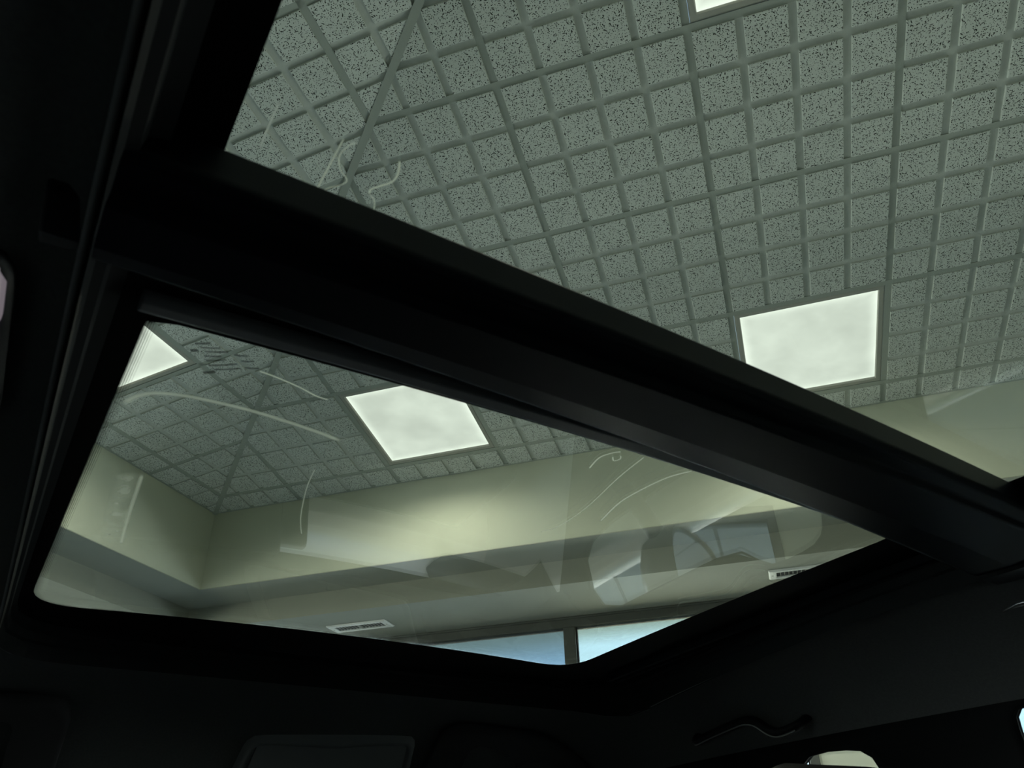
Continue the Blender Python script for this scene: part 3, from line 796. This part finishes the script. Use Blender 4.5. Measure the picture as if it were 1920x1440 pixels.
# curtain airbag cover between the headliner and the side trims
for mir in (False, True):
    vs, fs = [], []
    N = 60
    for i in range(N + 1):
        l = -1.05 + 2.76 * i / N
        a = (1.163, Zh(1.163, l)); b = (1.21 - 0.25 * 0.205 + 0.002, H + 0.205)
        b = (1.21 - 0.25 * 0.19, H + 0.19)
        for t, z in (a, ((a[0] + b[0]) / 2 + 0.004, (a[1] + b[1]) / 2), b):
            vs.append((2 * CX - t if mir else t, l, z))
    for i in range(N):
        for k in range(2): fs.append((i * 3 + k, i * 3 + k + 1, (i + 1) * 3 + k + 1, (i + 1) * 3 + k))
    mesh('roof_rail_trim', vs, fs, M['headliner'], car, smooth=True)
# windscreen, header, pillars, dashboard, tub
hz = H + 0.045
m = MB(); m.box((-0.36, 1.70, H + 0.03), (1.22, 1.74, H + 0.30)); m.build('windscreen_header', M['plastic'], car)
mesh('windscreen', [(-0.36, 1.72, hz), (1.22, 1.72, hz), (1.30, 2.55, H - .33), (-0.44, 2.55, H - .33), (-0.36, 1.725, hz + .003), (1.22, 1.725, hz + .003), (1.30, 2.555, H - .327), (-0.44, 2.555, H - .327)],
     [(0, 3, 2, 1), (4, 5, 6, 7)], M['carside'], car)
for sgn in (0, 1):
    f = (lambda t: 2 * CX - t) if sgn else (lambda t: t)
    m = MB(); m.tube([(f(1.20), 1.64, H + 0.10), (f(1.20), 1.78, H + 0.0), (f(1.25), 2.2, H - 0.19), (f(1.30), 2.6, H - 0.36)], 0.052, 12); m.build('windscreen_pillar', M['plastic'], car, smooth=True)
m = MB(); m.box((-0.46, 2.0, H - 0.95), (1.32, 2.5, H - 0.43)); m.build('dashboard', M['leather'], car, bevel=0.05)
m = MB(); m.box((-0.62, -1.1, H - 0.98), (1.48, 2.8, H - 0.92)); m.build('cabin_floor', M['leather'], car)
m = MB(); m.box((-0.62, -1.12, H - 0.95), (1.48, -1.05, H + 0.30)); m.build('rear_wall', M['leather'], car)
m = MB()
for t0, t1 in ((-0.66, -0.56), (1.42, 1.52)): m.box((t0, -1.5, 0.35), (t1, 3.4, H - 0.14))
m.build('body_side', M['carpaint'], car, bevel=0.04)
m = MB(); m.box((-0.66, 2.42, 0.35), (1.52, 3.5, H - 0.35)); m.build('bonnet', M['carpaint'], car, bevel=0.08)
for t in (-0.58, 1.44):
    for l in (-0.9, 2.85):
        a = math.pi / 2
        m = MB(); m.tube([(t - 0.11, l, 0.36), (t - 0.09, l, 0.36), (t + 0.09, l, 0.36), (t + 0.11, l, 0.36)], [0.33, 0.36, 0.36, 0.33], 36)
        w = m.build('wheel', M['tyre'], car, smooth=False)
        m = MB(); m.tube([(t - 0.115, l, 0.36), (t + 0.115, l, 0.36)], 0.22, 30); m.build('wheel_rim', M['rimmetal'], w)
# door mirror on the right, outside the front window
def door_mirror():
    c = Vector((1.40, 1.36, H + 0.00)); vs, fs = [], []
    N = 28
    prof = [(0.0, 1.0), (0.02, 1.03), (0.06, 1.0), (0.10, 0.85), (0.13, 0.55), (0.14, 0.1)]
    # shell opens towards the rear (negative l), slightly turned to the driver
    for d, k in prof:
        for i in range(N):
            a = 2 * math.pi * i / N; sx = 0.125 * k * (abs(math.cos(a)) ** 0.6) * (1 if math.cos(a) > 0 else -1); sz = 0.085 * k * (abs(math.sin(a)) ** 0.7) * (1 if math.sin(a) > 0 else -1)
            vs.append((sx, d, sz))
    for r in range(len(prof) - 1):
        for i in range(N):
            j = (i + 1) % N; fs.append((r * N + i, (r + 1) * N + i, (r + 1) * N + j, r * N + j))
    fs.append(tuple((len(prof) - 1) * N + i for i in range(N)))
    o = mesh('door_mirror', vs, fs, M['carpaint'], car, smooth=True); o.location = c; o.rotation_euler = (0, 0, math.radians(18))
    g = []
    for i in range(N):
        a = 2 * math.pi * i / N; g.append((0.112 * (abs(math.cos(a)) ** 0.6) * (1 if math.cos(a) > 0 else -1), 0.006, 0.074 * (abs(math.sin(a)) ** 0.7) * (1 if math.sin(a) > 0 else -1)))
    mesh('mirror_glass', g, [tuple(range(N))], M['mirrorglass'], o)
    m = MB(); m.tube([(-0.10, 0.05, -0.06), (-0.17, 0.07, -0.13), (-0.21, 0.09, -0.17)], 0.022, 10); m.build('mirror_arm', M['plastic'], o, smooth=True)
door_mirror()

# seats
def blob(name, pts, mat, parent, sub=2):
    """box-like cushion from 8 corners, softened"""
    me = bpy.data.meshes.new(name); me.from_pydata(pts, [], [(0, 3, 2, 1), (4, 5, 6, 7), (0, 1, 5, 4), (1, 2, 6, 5), (2, 3, 7, 6), (3, 0, 4, 7)])
    o = link(name, me, mat, parent, smooth=True)
    b = o.modifiers.new('bevel', 'BEVEL'); b.width = 0.035; b.segments = 4; b.limit_method = 'NONE'
    return o
def seat(tc, l0):
    m = blob('seat', [(tc - .26, l0 - .05, H - .62), (tc + .26, l0 - .05, H - .62), (tc + .26, l0 + .52, H - .56), (tc - .26, l0 + .52, H - .56), (tc - .26, l0 - .05, H - .46), (tc + .26, l0 - .05, H - .46), (tc + .26, l0 + .52, H - .40), (tc - .26, l0 + .52, H - .40)], M['leather'], car)
    b = blob('backrest', [(tc - .25, l0 - .02, H - .52), (tc + .25, l0 - .02, H - .52), (tc + .25, l0 + .12, H - .48), (tc - .25, l0 + .12, H - .48), (tc - .20, l0 - .20, H - .02), (tc + .20, l0 - .20, H - .02), (tc + .20, l0 - .10, H - .02), (tc - .20, l0 - .10, H - .02)], M['leather'], m)
    return m
sp_ = seat(0.80, 0.84)
part(blob('headrest', [(0.69, 0.60, H - .05), (0.91, 0.60, H - .05), (0.91, 0.69, H - .05), (0.69, 0.69, H - .05), (0.70, 0.595, H + .093), (0.90, 0.590, H + .096), (0.90, 0.66, H + .096), (0.70, 0.66, H + .095)], M['headleather'], sp_), 'dark headrest of the front right seat')
sd_ = seat(0.05, 0.94)

# grab handle on the right roof rail
m = MB()
hl = [(1.150, 1.160, .222), (1.118, 1.150, .200), (1.100, 1.132, .1915), (1.098, 1.09, .198), (1.098, 1.04, .205), (1.100, 1.012, .208), (1.104, 0.992, .2035), (1.108, 0.974, .190), (1.110, 0.957, .1825), (1.115, 0.938, .184), (1.125, 0.915, .193), (1.150, 0.900, .215)]
def spline(pts, k=6):
    out = []; n = len(pts)
    for i in range(n - 1):
        p0, p1, p2, p3 = (Vector(pts[max(0, min(n - 1, j))]) for j in (i - 1, i, i + 1, i + 2))
        for s in range(k):
            q = s / k; out.append(0.5 * ((2 * p1) + (p2 - p0) * q + (2 * p0 - 5 * p1 + 4 * p2 - p3) * q * q + (3 * p1 - p0 - 3 * p2 + p3) * q ** 3))
    out.append(Vector(pts[-1])); return out
hs = [Vector((t, l, H + z)) for t, l, z in spline(hl)]
m.tube([p + Vector((0.004, 0, 0.0075)) for p in hs], 0.0105, 12, flat=0.75)
gh = part(m.build('grab_handle', M['plastic2'], car, smooth=True), 'black folding grab handle with a bright lower edge')
m = MB(); m.tube([p + Vector((-0.004, 0, 0.0005)) for p in hs[5:-8]], 0.0013, 8); m.build('handle_edge', M['chrome'], gh, smooth=True)  # metal bead added as the handle's edge highlight
# overhead console with map-light lens and switch slot
def cz(t, l): return Zh(t, l)
m = MB(); vs = []; fs = []
ct = [(0.395, 1.555), (0.725, 1.535), (0.755, 1.66), (0.375, 1.69)]
CP = rounded(ct, 0.02, 5); cc = (0.565, 1.61)
con = loft('overhead_console', [(CP, lambda t, l: Zh(t, l) + 0.002), (shrink(CP, cc, 0.003), lambda t, l: Zh(t, l) - 0.012), (shrink(CP, cc, 0.012), lambda t, l: Zh(t, l) - 0.014), (shrink(CP, cc, 0.016), lambda t, l: Zh(t, l) - 0.009), (shrink(CP, cc, 0.12), lambda t, l: Zh(t, l) - 0.010)], M['console'], car, cc, close_in=False, n=96)
m = MB()
for (t0, l0, t1, l1) in ((0.415, 1.562, 0.708, 1.545),):
    vs = [(t0, l0, Zh(t0, l0) - 0.0115), (t1, l1, Zh(t1, l1) - 0.0115), (t1 + 0.02, l1 + 0.10, Zh(t1, l1 + .1) - 0.0125), (t0 - 0.01, l0 + 0.10, Zh(t0, l0 + .1) - 0.0125)]
    vs += [(x, y, z + 0.006) for x, y, z in vs]
mesh('console_lid', vs, [(0, 1, 2, 3), (4, 7, 6, 5), (0, 4, 5, 1), (1, 5, 6, 2), (2, 6, 7, 3), (3, 7, 4, 0)], M['console'], con)
vs = [(0.53, 1.575, Zh(.53, 1.575) - 0.0125), (0.62, 1.570, Zh(.62, 1.57) - 0.0125), (0.62, 1.578, Zh(.62, 1.578) - 0.0135), (0.53, 1.583, Zh(.53, 1.583) - 0.0135)]
mesh('lid_slot', vs, [(0, 1, 2, 3)], M['frit'], con)
# sun visors
def visor(tc, mir, lab):
    vs, fs = [], []
    W_, L_ = 0.40, 0.155; nt, nl = 16, 8
    poly = rounded([(0, 0), (W_, 0.0), (W_, L_), (0, L_)], [0.05, 0.03, 0.02, 0.02], 6)
    def zf(k):
        def f(t, l): return Zh(t, l) + k
        return f
    P_ = [((0.765 + x) if not mir else (2 * CX - 0.765 - x - 0.0), 1.475 + y) for x, y in poly]
    if mir: P_ = P_[::-1]
    c = (sum(p[0] for p in P_) / len(P_), sum(p[1] for p in P_) / len(P_))
    o = loft('sun_visor', [(P_, zf(-0.010)), (shrink(P_, c, -0.003), zf(-0.018)), (P_, zf(-0.026)), (shrink(P_, c, 0.006), zf(-0.029)), (shrink(P_, c, 0.070), zf(-0.029)), (shrink(P_, c, 0.0745), zf(-0.029))], M['visor'], car, c, n=96)
    return part(o, lab)
visor(0, False, 'dark sun visor on the right, folded up')
visor(0, True, 'dark sun visor on the left, folded up')
# unseen panel and rear-view mirror, added to darken the reflection's left side
m = MB(); m.box((-0.06, 1.63, H - 0.15), (0.44, 1.65, H + 0.06)); part(m.build('sun_visor', M['leather'], car, bevel=0.008), 'dark sun visor folded down at the left')
m = MB(); m.box((0.38, 1.78, H - 0.17), (0.545, 1.81, H - 0.02)); m.tube([(0.42, 1.80, H - 0.10), (0.42, 1.80, H + 0.03)], 0.012, 10)
m.build('rear_view_mirror', M['plastic'], car, bevel=0.01)
# reading lamp left of the sunroof
LP = rounded([(-0.17, 0.40), (-0.058, 0.40), (-0.058, 0.60), (-0.17, 0.60)], 0.022, 6); lc = (-0.12, 0.51)
rl = loft('reading_lamp', [(LP, lambda t, l: Zh(t, l) + 0.002), (LP, lambda t, l: Zh(t, l) - 0.006), (shrink(LP, lc, 0.004), lambda t, l: Zh(t, l) - 0.008)], M['plastic'], car, lc, n=64)
LQ = rounded([(-0.165, 0.408), (-0.0615, 0.408), (-0.0625, 0.490), (-0.165, 0.505)], [0.01, 0.003, 0.03, 0.01], 6); lq = (-0.12, 0.455)
part(loft('lamp_lens', [(LQ, lambda t, l: Zh(t, l) - 0.004), (shrink(LQ, lq, 0.003), lambda t, l: Zh(t, l) - 0.0095), (shrink(LQ, lq, 0.036), lambda t, l: Zh(t, l) - 0.0105)], M['lens'], rl, lq, n=64, close_in=False), 'milky pale lens')
# belt anchor on the right centre pillar, coat hook
m = MB(); m.tube([(1.02, 0.490, H + .2600), (1.02, 0.470, H + .2635), (1.02, 0.44, H + .2635), (1.02, 0.40, H + .2645)], [0.0008, 0.0045, 0.006, 0.005], 10, flat=0.7)
part(m.build('coat_hook', M['chrome'], car, smooth=True), 'grey hook on the right roof rail')

# ------------------------------------------------------------------ reflections painted as pale ribbons and a dark print on the panes
def ribbon(name, pts, w, mat, parent, label, lift=-0.0004, k=6, taper=False):
    P = spline([(a, b, 0) for a, b in pts], k); n = len(P); vs, fs, uv = [], [], []
    for i, p in enumerate(P):
        d = (P[min(i + 1, n - 1)] - P[max(i - 1, 0)]).normalized(); s = Vector((-d.y, d.x, 0))
        ww = (w if not isinstance(w, (list, tuple)) else w[0] + (w[1] - w[0]) * i / (n - 1)) / 2
        for sg in (-1, 1):
            q = p + s * ww * sg; vs.append((q.x, q.y, Zr(q.x, q.y) + lift)); uv.append((i / (n - 1), (sg + 1) / 2))
    for i in range(n - 1): fs.append((2 * i, 2 * i + 1, 2 * i + 3, 2 * i + 2))
    if False:
        r0 = (w if not isinstance(w, (list, tuple)) else w[0]) * 0.5
        m = MB(); rr = [r0 * min(1.0, 0.15 + 4.0 * min(i, n - 1 - i) / n) for i in range(n)]
        m.tube([Vector((q.x, q.y, Zr(q.x, q.y) + 0.0008)) for q in P], rr, 10)
        o = m.build(name, M['bead'], parent, smooth=True)
    else:
        o = mesh(name, vs, fs, mat, parent, uvs=uv)
    o['label'] = label
    return o
REFL_LINE, REFL, REFL_BAND, INK = M['streak'], M['haze'], M['hazeband'], M['inkblur']
ribbon('streak', [(0.081, 0.274), (0.078, 0.276), (0.0755, 0.286), (0.079, 0.295), (0.0852, 0.301), (0.084, 0.306), (0.078, 0.313), (0.076, 0.322), (0.081, 0.332), (0.086, 0.337), (0.093, 0.338), (0.101, 0.334), (0.107, 0.326), (0.108, 0.318), (0.105, 0.309), (0.100, 0.305)], 0.0007, REFL_LINE, gr, 'thin pale line curved like a bottle')
ribbon('streak', [(0.100, 0.305), (0.100, 0.301), (0.103, 0.297), (0.108, 0.290), (0.108, 0.282), (0.105, 0.274)], 0.0013, REFL_LINE, gr, 'short pale curl beside the bottle-shaped line')
ribbon('streak', [(0.0732, 0.274), (0.0732, 0.296), (0.0730, 0.318)], 0.0009, REFL_LINE, gr, 'straight pale line left of the bottle-shaped line')
ribbon('streak', [(0.037, 0.268), (0.0368, 0.287), (0.037, 0.302)], 0.0013, REFL_BAND, gr, 'faint pale line near the left edge of the rear pane')
ribbon('streak', [(0.0385, 0.322), (0.038, 0.338)], 0.0016, REFL_BAND, gr, 'short faint mark by the rear left corner')
ribbon('streak', [(0.099, 0.520), (0.112, 0.5225), (0.133, 0.529), (0.150, 0.5365), (0.161, 0.538)], 0.0016, REFL_LINE, gf, 'bright pale arc near the crossbeam')
ribbon('haze_band', [(0.016, 0.618), (0.024, 0.600), (0.036, 0.588), (0.059, 0.582), (0.088, 0.582), (0.115, 0.584), (0.143, 0.589), (0.174, 0.596), (0.200, 0.604)], 0.0075, REFL_BAND, gf, 'broad pale arc across the left of the front pane')
ribbon('streak', [(0.136, 0.571), (0.160, 0.582), (0.185, 0.592), (0.205, 0.597)], 0.0008, REFL_BAND, gf, 'hairline beside the broad pale arc')
ribbon('streak', [(0.0535, 0.745), (0.058, 0.85), (0.064, 0.945)], 0.005, REFL_BAND, gf, 'pale upright line on the left of the front pane')
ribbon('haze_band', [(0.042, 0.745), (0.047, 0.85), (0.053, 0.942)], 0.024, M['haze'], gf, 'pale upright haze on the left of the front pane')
ribbon('streak', [(0.195, 0.665), (0.203, 0.715), (0.222, 0.79), (0.240, 0.84)], 0.0016, REFL_BAND, gf, 'faint line over the corner of the wall')
ribbon('streak', [(0.434, 0.545), (0.4285, 0.521), (0.433, 0.507), (0.439, 0.5005)], 0.0018, REFL_LINE, gf, 'bright pale hook near the crossbeam')
ribbon('streak', [(0.439, 0.513), (0.445, 0.519), (0.448, 0.513), (0.444, 0.507)], 0.0013, REFL_LINE, gf, 'small pale loop below the bright hook')
ribbon('streak', [(0.484, 0.709), (0.493, 0.682), (0.489, 0.623), (0.473, 0.547), (0.466, 0.497)], 0.0012, REFL_LINE, gf, 'long thin pale curve across the front pane')
ribbon('streak', [(0.527, 0.650), (0.514, 0.600), (0.5125, 0.565), (0.517, 0.523), (0.5295, 0.497)], 0.0022, REFL_LINE, gf, 'pale double curve beside the long thin one')
for a, b, w in (((0.048, 0.503), (0.058, 0.498), .004), ((0.052, 0.507), (0.066, 0.501), .0025), ((0.056, 0.511), (0.072, 0.504), .003), ((0.057, 0.517), (0.069, 0.512), .0025), ((0.060, 0.523), (0.073, 0.515), .003), ((0.063, 0.529), (0.082, 0.517), .0028), ((0.068, 0.533), (0.086, 0.522), .0025), ((0.062, 0.541), (0.070, 0.535), .005), ((0.047, 0.514), (0.052, 0.511), .005), ((0.076, 0.506), (0.086, 0.503), .0025), ((0.083, 0.512), (0.092, 0.508), .0025), ((0.088, 0.520), (0.098, 0.516), .0025)):
    ribbon('dark_print', [a, ((a[0] + b[0]) / 2, (a[1] + b[1]) / 2 + 0.0006), b], w, INK, gf, 'blurred dark print near the rear left corner of the front pane')
